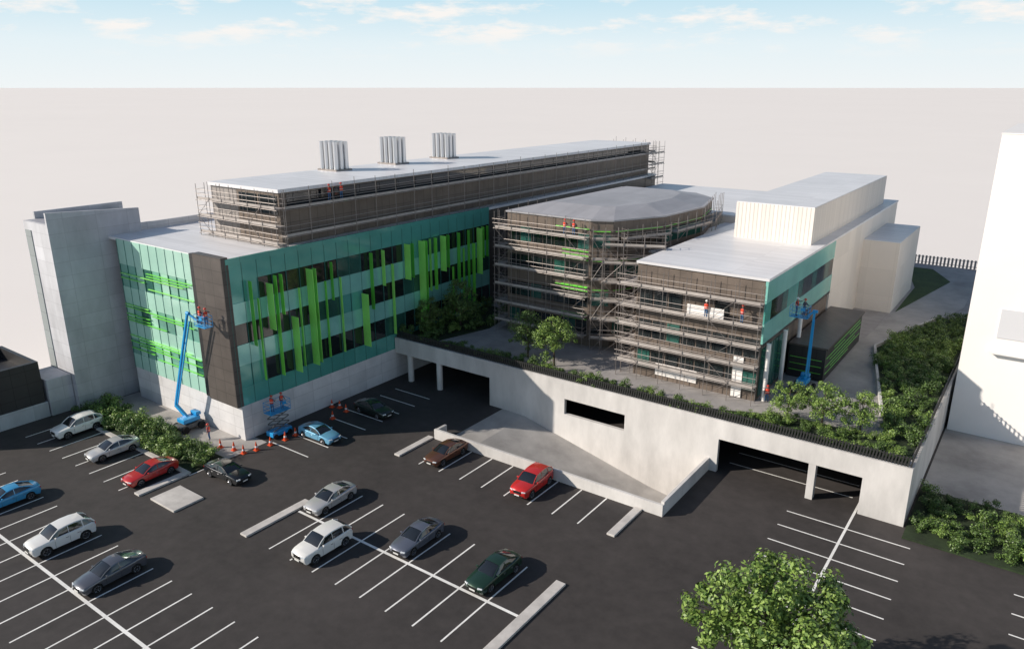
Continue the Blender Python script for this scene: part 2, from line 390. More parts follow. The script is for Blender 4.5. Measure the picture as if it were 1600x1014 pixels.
# short facade
part('corner_panel',darkP,-66.9,39.95,3.72,-62.28,40.7,18.8)
part('corner_return',blackP,-67.9,40.2,3.7,-66.9,40.7,18.6)
XA,XB=-82,-67.9; NX=9; XS=(XB-XA)/NX
for z0,z1 in((15.7,18.4),(11.3,13.2),(7.2,9.2),(3.7,5.4)): part('spandrel',tealL,XA,40.42,z0,XB,40.66,z1)
for z0,z1 in((13.2,15.7),(9.2,11.3),(5.4,7.2)):
    for i in range(NX): part('window',tealL if (i+int(z0))%3==0 else (glassG if (i*3+int(z0))%7==1 else tealW),XA+i*XS+.01,40.47,z0,XA+(i+1)*XS-.01,40.68,z1)
m=MB()
for i in range(NX+1): m.box(XA+i*XS-.015,40.38,3.7,XA+i*XS+.015,40.6,18.4)
m.build('mullions',mull,A,world=True)
fr=random.Random(11)
for zc in(15.3,15.0,14.7,14.2,13.6,11.2,10.9,10.6,10.1,9.7,9.4,7.6,7.3,6.9,6.6,6.1,5.7):
    x0=fr.choice([-81.8,-81.8,-80,-76.5]); x1=x0+fr.choice([4.7,7.8,9.4,12.0]); part('louvre',lime if zc%.4<.2 else limeB,x0,40.2,zc,min(x1,-68.1),40.36,zc+.06)
# plant storey
part('plant_room_wall',darkP2,-71,48.4,18.5,-64,132.7,23.85)
part('plant_room_wall',greyC,-75.8,48.5,18.5,-71,132.6,23.85)
part('plant_room_roof',roofm,-75.95,48.2,23.85,-63.8,132.9,24.2)
for y in range(26): part('window',glassD,-64.02,49.3+3.2*y,22.0,-63.95,52.3+3.2*y,23.7)
for x in range(2): part('window',glassD,-70.6+3.3*x,48.34,21.6,-67.6+3.3*x,48.42,23.5)
for i,(y,ll) in enumerate(((64.6,'cluster of tall steel exhaust pipes nearest the front of the roof'),(74.9,'middle cluster of steel exhaust pipes on the long roof'),(85.4,'farthest cluster of steel exhaust pipes on the long roof'))):
    t=thing('exhaust_stack',ll,'chimney',(-73.8,y,24.2),0,'steel exhaust stacks')
    for a in range(4):
        for b in range(3):
            MB().lathe([(.29,0),(.29,3.5),(.24,3.5),(.24,3.1)],14,c=(-1.2+a*.82,-.85+b*.82,0)).build('pipe',stack,t,smooth=True)
    B(-1.7,-1.3,-.01,1.7,1.3,.2).build('base',steel,t)
scaffold('scaffold across the front end of the dark plant storey',(-76.2,48.1),(-62.9,48.1),(0,-1),18.5,[18.9,20.7,22.5],top=1.6)
scaffold('long scaffold down the side of the dark plant storey',(-63.8,48),(-63.8,133),(1,0),18.5,[19.6,22.4],bay=3.2,brace=False,top=1.9,rails=(.5,1.0,))
scaffold('scaffold bay at the far end of the dark plant storey',(-63.6,133.4),(-72,133.4),(0,1),14,[16,18,20.5,22.5],top=2.0)
scaffold('projecting scaffold bay at the far corner of the plant storey',(-62.6,129),(-62.6,134),(1,0),14,[16,18,20.5,22.5],top=2.0)

A2=thing('stair_tower','pale panelled concrete stair tower at the left end of the green block','tower',(-86,38,0))
part('wall',concT,-89.2,34.5,0,-83.7,44.3,20.5,par=A2)
m=MB(); m.add([(x,y,z) for x in(-84.0,-83.7) for y,z in((34.5,20.5),(44.3,20.5),(44.3,21.15),(34.5,21.75))],[(0,1,2,3),(4,5,6,7),(0,1,5,4),(1,2,6,5),(2,3,7,6),(3,0,4,7)])
m.build('parapet',concT,A2,world=True)
part('parapet',concT,-89.2,35.6,20.5,-88.9,45.2,21.3,par=A2)
part('roof',roofd,-88.9,34.7,20.5,-84.0,44.2,20.55,par=A2)
part('window',M('pale_glass',(.30,.34,.34),.15,brick=(30,2.1,.6)),-88.9,34.42,1,-87.6,34.5,19.6,par=A2)
part('side_wing',concT,-89.2,44.3,0,-84.72,60,17,par=A2)
tag(B(-88.8,31.9,0,-84.5,34.45,4.1).build('concrete_wall',concT,bevel=.03),'short pale concrete wall joining stair tower and dark enclosure','wall')
E=thing('enclosure','dark tiled open topped enclosure on a concrete base at the left edge','building',(-88,26,0))
part('base',concT,-94,15,0,-84.7,31.8,1.7,par=E)
for a in((-93.6,20.5,-84.8,20.9),(-93.6,31.2,-84.8,31.6),(-85.2,20.9,-84.8,31.2),(-93.6,20.9,-93.2,31.2)):
    part('wall',blackP,a[0],a[1],1.7,a[2],a[3],6.3,par=E)
part('deck',blackP,-93.2,20.9,4.9,-85.2,31.2,5.1,par=E)

# ---------------------------------------------------------------- middle building
Bm=thing('office_building','scaffolded middle block with chamfered right side and faceted grey roof','building',(-46,85,5))
poly=[(-53.6,73.4),(-42,73.4),(-39.8,74.6),(-36.6,81),(-35.7,90),(-37.6,98),(-41.5,101.5),(-53,101.5)]
MB().prism(poly,5,19.75).build('wall',darkP2,Bm,world=True)
cx,cy=-45,87
rp=[((x-cx)*1.02+cx,(y-cy)*1.012+cy) for x,y in poly]
MB().prism(rp,19.75,19.93).build('roof',roofd,Bm,world=True)
n=len(poly)
vs=[((x-cx)*.98+cx,(y-cy)*.985+cy,19.935) for x,y in poly]+[((x-cx)*.6+cx,(y-cy)*.66+cy,20.75) for x,y in poly]
MB().add(vs,[tuple(range(n,2*n))]+[(i,(i+1)%n,n+(i+1)%n,n+i) for i in range(n)]).build('roof_facets',roofd,Bm,world=True)
for lv in range(4):
    z0=6.3+lv*3.4
    for i in range(7):
        x=-53.2+i*1.6
        part('window',glassG if (i*2+lv)%5==0 else glassD,x,73.33,z0,x+1.45,73.45,z0+1.7,par=Bm)
    for q_,((xa,ya),(xb,yb)) in enumerate(zip(poly[1:6],poly[2:7])):
        p=Vector((xa,ya,0));q=Vector((xb,yb,0));d=(q-p);u=d.normalized()
        MB().beam((xa+u.x*.3,ya+u.y*.3,z0+1),(xb-u.x*.3,yb-u.y*.3,z0+1),.16,1.5).build('window',glassG if (q_+lv)%2 else glassD,Bm,world=True)
        MB().beam((xa+u.x*.3,ya+u.y*.3,z0+2.1),(xb-u.x*.3,yb-u.y*.3,z0+2.1),.24,.08).build('louvre',lime,Bm,world=True)
    part('louvre',lime,-46.5,73.1,z0+2.3,-42.2,73.3,z0+2.38,par=Bm)
for lv in (8.2,8.7,11.6,12.1,15.2,15.7,16.2,18.8): part('louvre',lime,-45.6,73.15,lv,-42.1,73.3,lv+.07,par=Bm)
LM=[6.5,8.8,11.1,13.4,15.7,18.0]
scaffold('tall scaffold on the front of the middle block',(-54.6,73.2),(-42,73.2),(0,-1),5,LM,top=1.9)
scaffold('scaffold on the left side of the middle block',(-53.8,84),(-53.8,73.3),(-1,0),5,LM,top=1.9)
scaffold('scaffold round the chamfered corner of the middle block',(-41.6,73.2),(-39.2,74.6),(.5,-.85),5,LM,bay=1.8)
scaffold('scaffold on the right flank of the middle block',(-39.0,75.0),(-36.4,80.7),(.92,-.42),5,LM,bay=2)
scaffold('scaffold in the gap between the middle and right blocks',(-40.0,72.9),(-33.9,75.6),(.4,-.92),5,[6.8,9.0,11.2,13.4,15.6,17.6],bay=2)
scaffold('scaffold along the far right flank of the middle block',(-36.2,81.5),(-35.4,90),(1,-.1),17,[18.1],bay=2,top=1.6)
scaffold('scaffold on the rear corner of the middle block',(-35.3,90.5),(-37.3,98),(.97,.24),17,[18.1],bay=2,top=2.6)
# right block
C=thing('office_building','right hand block with pale roof, scaffolded brown front and teal side glazing','building',(-27,90,5))
pc=lambda n,mt,*a,**k: part(n,mt,*a,par=C,**k)
pc('wall',darkP2,-33.6,68.6,5,-20.5,93,17)
pc('rear_wall',creamP,-33.6,93,5,-20.3,131,17)
pc('roof',roofm,-33.7,68.4,17,-20.2,131.1,17.25)
pc('rear_wing',creamP,-60,103,5,-33.6,131,16.8)
pc('rear_wing_roof',roofm,-60.1,102.9,16.8,-33.8,131.1,17.05)
pc('link_block',darkP2,-37.5,79,5,-33.6,103,15.8)
for z0 in(7,10.4,13.5): pc('window',glassG,-37.3,78.9,z0,-33.8,79.1,z0+1.8)
pc('link_roof',roofm,-37.4,78.9,15.8,-33.8,102.8,16)
pc('roof_box',cream,-30.3,86.7,17.25,-21.5,126,21.35)
pc('roof_box_roof',roofm,-30.25,86.75,21.35,-21.55,125.95,21.42)
pc('side_box',creamP,-20.3,109,5,-15.8,124.7,14.5)
pc('side_box_roof',roofm,-20.28,109.05,14.5,-15.85,124.65,14.57)
for z0,z1,mt in((14.9,16.98,tealB),(10.9,12.9,tealB)): pc('spandrel',mt,-20.5,68.4,z0,-20.25,93,z1)
for i in range(14):
    pc('window',teal if i in(0,4,5) else (glassD if i%3 else glassG),-20.5,68.42+i*1.755,12.9,-20.3,68.38+(i+1)*1.755,14.9)
pc('soffit',blackP,-20.5,68.6,10.6,-20.25,93,10.9)
for y in(69.3,74.5,79.7): MB().lathe([(.22,5),(.22,10.8)],14,c=(-19.9,y,0)).build('column',white,C,world=True,smooth=True)
for i in range(5): pc('window',glassG,-20.5,69.2+i*1.7,5.3,-20.42,70.7+i*1.7,10.2)
for lv,z0 in enumerate((6.0,9.3,12.7)):
    for i in range(8):
        x=-33.2+i*1.6
        if lv==2 and i not in(0,1,2,5): continue
        pc('window',(glassG if (i*3+lv)%7==0 else glassD),x,68.52,z0,x+1.4,68.62,z0+1.9)
pc('wall_panel',white,-22.9,68.45,5.1,-21.9,68.6,9.2)
pc('wall_panel',white,-31,68.45,5.5,-26.5,68.6,6.8)
LR=[6.8,8.8,10.8,12.8,15.0]
scaffold('scaffold across the brown front of the right block',(-34.9,68.3),(-20.4,68.3),(0,-1),5,LR,top=1.6)
scaffold('scaffold on the left return of the right block',(-33.8,78),(-33.8,68.4),(-1,0),5,LR)
tag(B(-27.6,67.5,12.82,-23.9,67.62,13.9).build('cladding_panel',white),'long white cladding panel held up on the right block scaffold','panel')
D=thing('annex','black single storey annex with lime louvres beside the right block','building',(-18,85,5))
part('wall',blackP,-20.2,77.6,5,-16.5,94,8.5,par=D)
part('roof',darkP,-20.2,77.4,8.5,-16.3,94.2,8.7,par=D)
for zc,ya,yb in((5.7,78,88),(6.1,80,93.5),(6.5,78,91),(6.95,79.5,93.6),(7.4,78,86),(7.45,88,93.6),(7.85,81,93)):
    part('louvre',lime,-16.5,ya,zc,-16.46,yb,zc+.06,par=D)
for zc in(5.8,6.5,7.2): part('louvre',lime,-20,77.56,zc,-16.8,77.6,zc+.05,par=D)
W=thing('tower','tall blank white tower cut off by the right edge','tower',(5,95,0))
part('wall',white,-5.3,85,0,16,108,29.9,par=W)
part('roof',white,-5.35,84.95,29.9,16.2,108.2,30,par=W)
part('sign_panel',M('pale_panel',(.66,.66,.68),.6),-2.6,84.9,10.6,1.6,85.0,13.5,par=W)
part('ledge',white,-3.0,84.2,9.1,.6,85,9.3,par=W)

# ---------------------------------------------------------------- foliage
def leaves(name,clumps,n,size,mat,rg,parent=None):
    m=MB()
    for c,rr in clumps:
        c=Vector(c)
        for i in range(n):
            d=Vector((rg.gauss(0,1),rg.gauss(0,1),rg.gauss(0,1))).normalized()
            p=c+d*rr*(.45+.75*rg.random()); p.z=c.z+(p.z-c.z)*.8
            nn=(d+Vector((rg.uniform(-.7,.7),rg.uniform(-.7,.7),rg.uniform(-.2,.9)))).normalized()
            t=nn.orthogonal().normalized(); t=Matrix.Rotation(rg.uniform(0,6.28),3,nn)@t; b=nn.cross(t)
            s=size*rg.uniform(.6,1.3)
            m.add([p-t*s,p+b*s*.55,p+t*s,p-b*s*.55],[(0,1,2,3)])
    return m.build(name,mat,parent,norm=False)
def crown_clumps(rx,rz,zc,n,cr_,rg):
    out=[]
    for i in range(n):
        d=Vector((rg.gauss(0,1),rg.gauss(0,1),rg.gauss(0,1))).normalized(); k=rg.random()**.4
        z=d.z*rz*k
        f=(1-.3*z/rz)*(1+.16*math.sin(3*math.atan2(d.y,d.x)+n*.7))
        out.append(((d.x*rx*k*f,d.y*rx*k*f,zc+z),cr_*rg.uniform(.5,1.35)))
    return out
def tree(label,loc,h,rx,n,ln,ls,mat,seed,group=None,cr_=.55,tr_=.12,zf=.62,rf=.37):
    rg=random.Random(seed)
    t=thing('tree',label,'tree',loc,rg.uniform(0,6),group)
    zc=h*zf; cl=crown_clumps(rx,h*rf,zc,n,cr_,rg)
    m=MB(); m.tube((0,0,-.05),(0.05,0.02,h*.35),tr_,9,tr_*.7)
    m.tube((0.05,.02,h*.35),(0,0,h*.75),tr_*.7,7,tr_*.25)
    for c,rr in cl[::3]:
        z=h*rg.uniform(.25,.5); m.tube((0.03,.01,z),c,tr_*.3,5,.015)
    m.build('trunk',bark,t,smooth=True)
    leaves('crown',cl,ln,ls,mat,rg,t)
    return t
tree('large leafy bright green tree in the foreground of the car park',(-8.4,36.8,.15),9.7,4.6,200,110,.14,leafB,5,cr_=.6,tr_=.28,zf=.60,rf=.39)
t1=tree('small leafy tree behind the terrace fence, left of the pair before the middle block',(-45.4,66.0,5.1),5.6,2.1,64,90,.09,leafA,8,cr_=.5,zf=.58,rf=.4)
tree('brighter small tree behind the terrace fence, right of the pair before the middle block',(-41.5,65.4,5.1),5.6,2.3,75,90,.09,leafB,9,cr_=.5,zf=.56,rf=.42)
dup(t1,(-58.5,70,5.1),1,'small dark tree beside the lime fins at the inner end of the green block',1.15)
dup(t1,(-60,66,5.1),3,'low dark tree close to the terrace fence under the lime fins',.85)
t2=tree('small green tree in the corner bed, leftmost of three beside the right lift',(-16.6,66.0,5.1),4.0,1.6,48,90,.08,leafB,12,tr_=.09,cr_=.42,zf=.58,rf=.4)
dup(t2,(-13.6,66.0,5.1),2,'small green tree in the corner bed, middle of three',1.15)
dup(t2,(-10.6,67,5.1),4,'small green tree in the corner bed, nearest the access road',1.0)
rg=random.Random(21)
protos=[]
for i in range(4):
    cl=[((rg.uniform(-.5,.5),rg.uniform(-.5,.5),rg.uniform(.2,.75)),rg.uniform(.2,.38)) for _ in range(9)]
    o=leaves('shrub',cl,85,.066,leafA if i<3 else leafB,rg); protos.append(o)
used=[False]*4
def inside(p,poly):
    c=False; n=len(poly)
    for i in range(n):
        a,b=poly[i],poly[(i+1)%n]
        if (a[1]>p[1])!=(b[1]>p[1]) and p[0]<(b[0]-a[0])*(p[1]-a[1])/(b[1]-a[1])+a[0]: c=not c
    return c
def spots(poly,n,mind):
    xs=[p[0] for p in poly];ys=[p[1] for p in poly]; pts=[];tries=0
    while len(pts)<n and tries<6000:
        tries+=1; p=(rg.uniform(min(xs),max(xs)),rg.uniform(min(ys),max(ys)))
        if inside(p,poly) and all((p[0]-q[0])**2+(p[1]-q[1])**2>mind*mind for q in pts): pts.append(p)
    return pts
def scatter(poly,z,n,smin,smax,label,group,mind=.8,bright=.15):
    for p in spots(poly,n,mind):
        k=3 if rg.random()<bright else rg.randrange(3); s=rg.uniform(smin,smax)
        if used[k]: o=protos[k].copy(); COL.objects.link(o)
        else: o=protos[k]; used[k]=True
        o.location=(p[0],p[1],z); o.rotation_euler=(0,0,rg.uniform(0,6)); o.scale=(s,s,s*rg.uniform(.8,1.1))
        tag(o,label,'shrub',group)
scatter([(-82.3,33.8),(-61,33.8),(-61,36.6),(-82.3,36.6)],.1,62,1.0,1.7,'leafy green shrub in the strip before the short green facade','shrubs in the left strip',.75,.45)
scatter([(-4.8,60.8),(4,60.8),(5,69),(-4.8,69)],.1,44,.8,1.4,'leafy green shrub in the bed below the terrace corner','shrubs at the lower right bed',.9,.45)
scatter([(-6.4,67),(-6.4,97),(-13,97),(-13.7,92),(-12.2,84),(-9.5,72),(-8.5,67)],5.1,86,.95,1.6,'dark green shrub in the long bed beside the access road','shrubs beside the access road',.85,.35)
scatter([(-22.5,62.9),(-6.4,62.9),(-6.4,66.4),(-15,66.5),(-20,65)],5.1,40,.6,1.05,'leafy shrub in the terrace corner bed behind the fence','shrubs in the terrace corner bed',.8,.4)
scatter([(-60,62.8),(-23,62.8),(-23,64),(-60,64)],5.1,44,.75,1.25,'low shrub in the narrow strip behind the terrace fence','shrubs in the narrow terrace strip',.7,.4)
scatter(beds[3],5.1,20,1.1,1.8,'dark shrub at the foot of the lime fins on the terrace','shrubs under the lime fins',1.1,.3)
cl=[]
for p in spots([(-6.4,97),(-6.4,112),(-9.6,108.5),(-11.6,101),(-13,97)],60,.6):
    for _ in range(4): cl.append(((p[0]+rg.uniform(-.4,.4),p[1]+rg.uniform(-.4,.4),5.1+rg.uniform(.2,1.0)),rg.uniform(.25,.5)))
o=leaves('hedge_planting',cl,45,.09,leafA,rg); tag(o,'mass of dark green planting at the far end of the access road bed','planting'); o['kind']='stuff'

# ---------------------------------------------------------------- cars
def car(label,loc,rz,col,kind='sedan',metal=.35):
    t=thing('parked_car',label,'car',(loc[0],loc[1],.012),rz,'cars in the car park')
    pm=M('car_paint',col,.28,metal,coat=1)
    suv=kind=='suv'; W=.98 if suv else .94; zb=.30 if suv else .21; wr=.39 if suv else .345
    yf,yr=(-1.45,1.42); ar=wr+.06
    if suv:
        top=[(-2.34,.40),(-2.42,.62),(-2.40,.86),(-2.26,1.0),(-1.95,1.07),(-1.5,1.12),(-1.0,1.17),(0,1.19),(1.2,1.21),(2.05,1.22),(2.3,1.16),(2.39,.9),(2.36,.5)]
        st=[(-1.12,1.16,.86,.82),(-.75,1.45,.86,.76),(-.35,1.68,.85,.70),(.3,1.77,.86,.70),(1.0,1.77,.86,.69),(1.6,1.70,.84,.66),(2.05,1.46,.82,.66),(2.26,1.2,.80,.72)]
    else:
        top=[(-2.34,.33),(-2.44,.48),(-2.43,.62),(-2.32,.73),(-2.05,.82),(-1.6,.89),(-1.0,.96),(0,.99),(1.0,1.02),(1.7,1.05),(2.2,1.03),(2.38,.93),(2.42,.75),(2.38,.45)]
        st=[(-1.08,.95,.84,.78),(-.65,1.2,.84,.70),(-.2,1.38,.83,.64),(.3,1.46,.83,.62),(.8,1.43,.82,.60),(1.3,1.28,.80,.60),(1.9,1.05,.74,.66)]
    bot=[(2.3,zb)]
    for yc in(yr,yf):
        for k in range(11):
            a=math.pi*k/10; bot.append((yc+ar*math.cos(a),max(zb,wr+ar*math.sin(a)*1.0)))
    bot.append((-2.3,zb))
    prof=[(y,z,1) for y,z in top]+[(y,z,0) for y,z in bot]
    m=MB(); n=len(prof); sl=(-1,-.955,-.84,0,.84,.955,1); vs=[]
    drop={1:(-.13,.955),.955:(-.045,.972),.84:(0,.99),0:(.04,1.012)}
    for s_ in sl:
        e_=abs(s_); dz,fy=drop[e_]
        for y,z,tp in prof:
            tw=1-.17*(abs(y)/2.44)**5-.015*(1 if z>.85 or z<.3 else 0)
            yy=y*(fy if abs(y)>2.0 else 1); zz=z+(dz if tp and z>.55 else 0)
            vs.append((s_*W*tw,yy,zz))
    fs=[]; ns=len(sl)
    for k in range(ns-1):
        for i in range(n):
            j=(i+1)%n; fs.append((k*n+i,k*n+j,(k+1)*n+j,(k+1)*n+i))
    fs+= [tuple(range(n)),tuple(range((ns-1)*n,ns*n))]
    m.add(vs,fs); m.build('body',pm,t,smooth=True,bevel=.02)
    MB().box(-W+.12,-1.95,zb+.02,W-.12,1.9,.68).build('underbody',blacktrim,t)
    vs=[];fs=[]; bz=1.12 if suv else .93
    for y,z,wb,wt in st:
        zt=min(z,bz)
        vs+=[(-wb,y,zt),(-(wb*.35+wt*.65)-.02,y,zt+(z-zt)*.6),(-wt,y,z-.02),(-wt*.6,y,z+.02),(0,y,z+.035),(wt*.6,y,z+.02),(wt,y,z-.02),((wb*.35+wt*.65)+.02,y,zt+(z-zt)*.6),(wb,y,zt)]
    ks=len(st)
    for k in range(ks-1):
        for i in range(8): fs.append((k*9+i,k*9+i+1,(k+1)*9+i+1,(k+1)*9+i))
    fs+=[tuple(range(9)),tuple(range((ks-1)*9,ks*9))]
    MB().add(vs,fs).build('glasshouse',carglass,t,smooth=True)
    m=MB(); vs=[];fs=[]
    i0,i1=2,ks-3
    ss=st[i0:i1+1]
    for y,z,wb,wt in ss: vs+=[(-wt-.045,y,z-.06),(-wt-.01,y,z+.005),(-wt*.6,y,z+.045),(0,y,z+.06),(wt*.6,y,z+.045),(wt+.01,y,z+.005),(wt+.045,y,z-.06)]
    for k in range(len(ss)-1):
        for i in range(6): fs.append((k*7+i,k*7+i+1,(k+1)*7+i+1,(k+1)*7+i))
    m.add(vs,fs)
    for sgn in(-1,1):
        def top_(i): y,z,wb,wt=st[i]; return (sgn*(wt+.01),y,z-.015)
        for a,b_,r_ in((0,1,.042),(1,2,.042),(i1,i1+1,.055),(i1+1,i1+2,.07)): m.tube(top_(a),top_(b_),r_,6)
        m.tube((sgn*.84,.32,bz-.03),(sgn*(st[3][3]+.02),.32,st[3][1]-.04),.035,6)
        if suv: m.tube((sgn*.84,1.4,bz),(sgn*.69,1.36,1.7),.05,6)
    m.build('roof',pm,t,smooth=True)
    for sx in(-1,1):
        for yc in(yf,yr):
            wm=MB().lathe([(wr*.62,-.11),(wr*.93,-.11),(wr,-.07),(wr,.07),(wr*.93,.11),(wr*.62,.11)],22,'x').build('wheel',tyre,t,smooth=True)
            wm.location=(sx*(W-.13),yc,wr)
            MB().lathe([(wr*.66,-.02),(wr*.66,.02)],20,'x',(sx*.09,0,0)).build('rim_backing',blacktrim,wm)
            m=MB()
            for k in range(5):
                a=2*math.pi*k/5; m.beam((sx*.115,0,0),(sx*.115,wr*.63*math.cos(a),wr*.63*math.sin(a)),.09,.03)
            m.lathe([(wr*.68,-.012),(wr*.68,.012),(wr*.58,.012),(wr*.58,-.012)],20,'x',(sx*.113,0,0))
            m.build('rim',rimm,wm)
    zh=.86 if suv else .66
    for sx in(-1,1):
        MB().cbox((sx*.60,-2.31,zh),(.36,.17,.12),sx*.38).build('headlight',lampg,t,bevel=.03)
        MB().cbox((sx*.62,2.33,zh+.14),(.34,.12,.14),-sx*.3).build('tail_light',redlamp,t,bevel=.02)
        MB().cbox((sx*(W+.05),-.72,bz+.08),(.2,.12,.13)).build('mirror',pm,t,bevel=.03)
        m=MB()
        for yy in(-.78,.3,1.1): m.box(sx*(W-.005),yy-.008,zb+.12,sx*(W+.003),yy+.008,bz-.16)
        m.build('door_gap',blacktrim,t)
        m=MB()
        for yy in(.1,.95): m.cbox((sx*(W-.005),yy,bz-.2),(.04,.2,.035))
        m.build('door_handle',rimm,t)
    MB().cbox((0,-2.45,zh-.07),(.72,.05,.17 if not suv else .26)).build('grille',blacktrim,t,bevel=.02)
    MB().cbox((0,-2.40,zb+.12),(1.2,.08,.11)).build('lower_grille',blacktrim,t,bevel=.02)
    MB().cbox((0,-2.475,zb+.22),(.5,.02,.11)).build('number_plate',platem,t)
    MB().cbox((0,2.46,zb+.4),(.5,.02,.11)).build('number_plate',platem,t)
    return t
car('white suv parked nearest the stair tower',(-78.1,31.6),R(1),(.75,.74,.71),'suv',0)
car('silver white saloon parked between white suv and red saloon',(-70.3,31.2),R(-2),(.6,.59,.58))
car('red saloon parked in the row before the left shrub strip',(-62.9,30.8),R(1.5),(.5,.02,.015),'sedan',.1)
car('bright blue saloon cut by the left edge',(-68.5,21.2),R(-1),(.05,.33,.6),'sedan',.2)
car('black saloon parked at the end of the left shrub strip',(-57.2,34.9),R(93),(.015,.017,.02))
car('white suv in the lower left double row of bays',(-58.5,21.0),R(-1.5),(.78,.77,.74),'suv',0)
car('slate grey saloon in the lower left double row',(-51,21.0),R(1),(.13,.135,.155),'sedan',.5)
car('silver saloon at the kerbed end of the middle row',(-46,37.3),R(2),(.6,.59,.58),'sedan',.4)
car('white suv in the lower side of the middle row',(-41.2,32.3),R(-1),(.78,.77,.74),'suv',0)
car('blue grey saloon in the upper side of the middle row',(-36,37.3),R(1),(.17,.185,.23),'sedan',.5)
car('dark green saloon nearest the foreground kerb',(-28.5,37.3),R(-2),(.02,.055,.032),'sedan',.4)
car('bronze saloon parked before the ramp parapet',(-43.5,49.5),R(-1),(.2,.085,.05),'sedan',.6)
car('red suv parked before the ramp parapet',(-33.5,49.5),R(1.5),(.58,.025,.02),'suv',.1)
car('pale blue saloon parked beside the scissor lift',(-56.7,45.2),R(91),(.16,.42,.62),'sedan',.2)
car('black green saloon parked nearest the garage opening',(-56.7,52.8),R(88),(.02,.03,.026))

# ---------------------------------------------------------------- people
def body_mesh(pose):
    V=[];Rr=[];E=[]
    def j(p,r,par=None):
        V.append(p);Rr.append(r if isinstance(r,tuple) else (r,r)); i=len(V)-1
        if par is not None:E.append((par,i))
        return i
    pel=j((0,0,.95),(.15,.11)); sp_=j((0,0,1.14),(.14,.1),pel); ch=j((0,0,1.34),(.17,.11),sp_)
    nk=j((0,0,1.47),.06,ch); hb=j((0,-.015,1.56),.075,nk); hd=j((0,-.02,1.65),(.085,.1),hb); j((0,-.01,1.73),.06,hd)
    hands=[]
    for s in(-1,1):
        sh=j((s*.18,0,1.40),.062,ch)
        if pose=='rail': el=(s*.27,-.12,1.17); wr=(s*.2,-.36,1.10)
        elif pose=='work' and s>0: el=(s*.3,-.22,1.38); wr=(s*.22,-.45,1.52)
        elif pose=='work': el=(s*.3,-.1,1.16); wr=(s*.2,-.36,1.2)
        else: el=(s*.25,.03,1.14); wr=(s*.26,-.05,.88)
        e_=j(el,.045,sh); w_=j(wr,.03,e_)
        d=(Vector(wr)-Vector(el)).normalized(); pm=Vector(wr)+d*.07; hands.append(Vector(wr))
        pl=j(tuple(pm),(.035,.022),w_)
        side=d.cross(Vector((0,0,1)) if abs(d.z)<.8 else Vector((0,1,0))).normalized(); dn=side.cross(d).normalized()
        for q in range(4):
            ln_=(.075,.085,.08,.06)[q]
            k1=j(tuple(pm+side*(q-1.5)*.021+d*.03),.010,pl); k2=j(tuple(pm+side*(q-1.5)*.022+d*(.03+ln_*.5)-dn*.012),.009,k1)
            j(tuple(pm+side*(q-1.5)*.022+d*(.03+ln_*.75)-dn*.04),.008,k2)
        t1_=j(tuple(pm-d*.03-side*.04*s-dn*.01),.011,pl); j(tuple(pm+d*.01-side*.06*s-dn*.02),.009,t1_)
        hp=j((s*.09,0,.88),.09,pel)
        kn=j((s*.115,-.04 if pose!='stand' or s<0 else .03,.49),.062,hp)
        an=j((s*.12,.03 if pose!='stand' or s<0 else .12,.10),.042,kn); j((s*.13,-.14 if pose!='stand' or s<0 else -.04,.045),(.042,.035),an)
    me=bpy.data.meshes.new('body'); me.from_pydata(V,E,[]); o=bpy.data.objects.new('body_source',me); COL.objects.link(o)
    o.modifiers.new('Skin','SKIN')
    for i,r_ in enumerate(Rr): me.skin_vertices[0].data[i].radius=r_
    me.skin_vertices[0].data[0].use_root=True
    sb=o.modifiers.new('Sub','SUBSURF'); sb.levels=1; sb.render_levels=1
    dg=bpy.context.evaluated_depsgraph_get(); nm=bpy.data.meshes.new_from_object(o.evaluated_get(dg)); nm.name='body'
    bpy.data.objects.remove(o)
    nm.materials.clear()
    for x in(skin,navy,jeans,boots): nm.materials.append(x)
    for p in nm.polygons:
        c=p.center; p.use_smooth=True
        if any((c-h).length<.17 and (c-h).dot(h-Vector((h.x*.9,0,1.3)))>-.003 for h in hands): k=0
        elif c.z>1.49:k=0
        elif c.z>.96 or abs(c.x)>.21:k=1
        elif c.z>.13:k=2
        else:k=3
        p.material_index=k
    return nm
BM={p:body_mesh(p) for p in('rail','work','stand')}
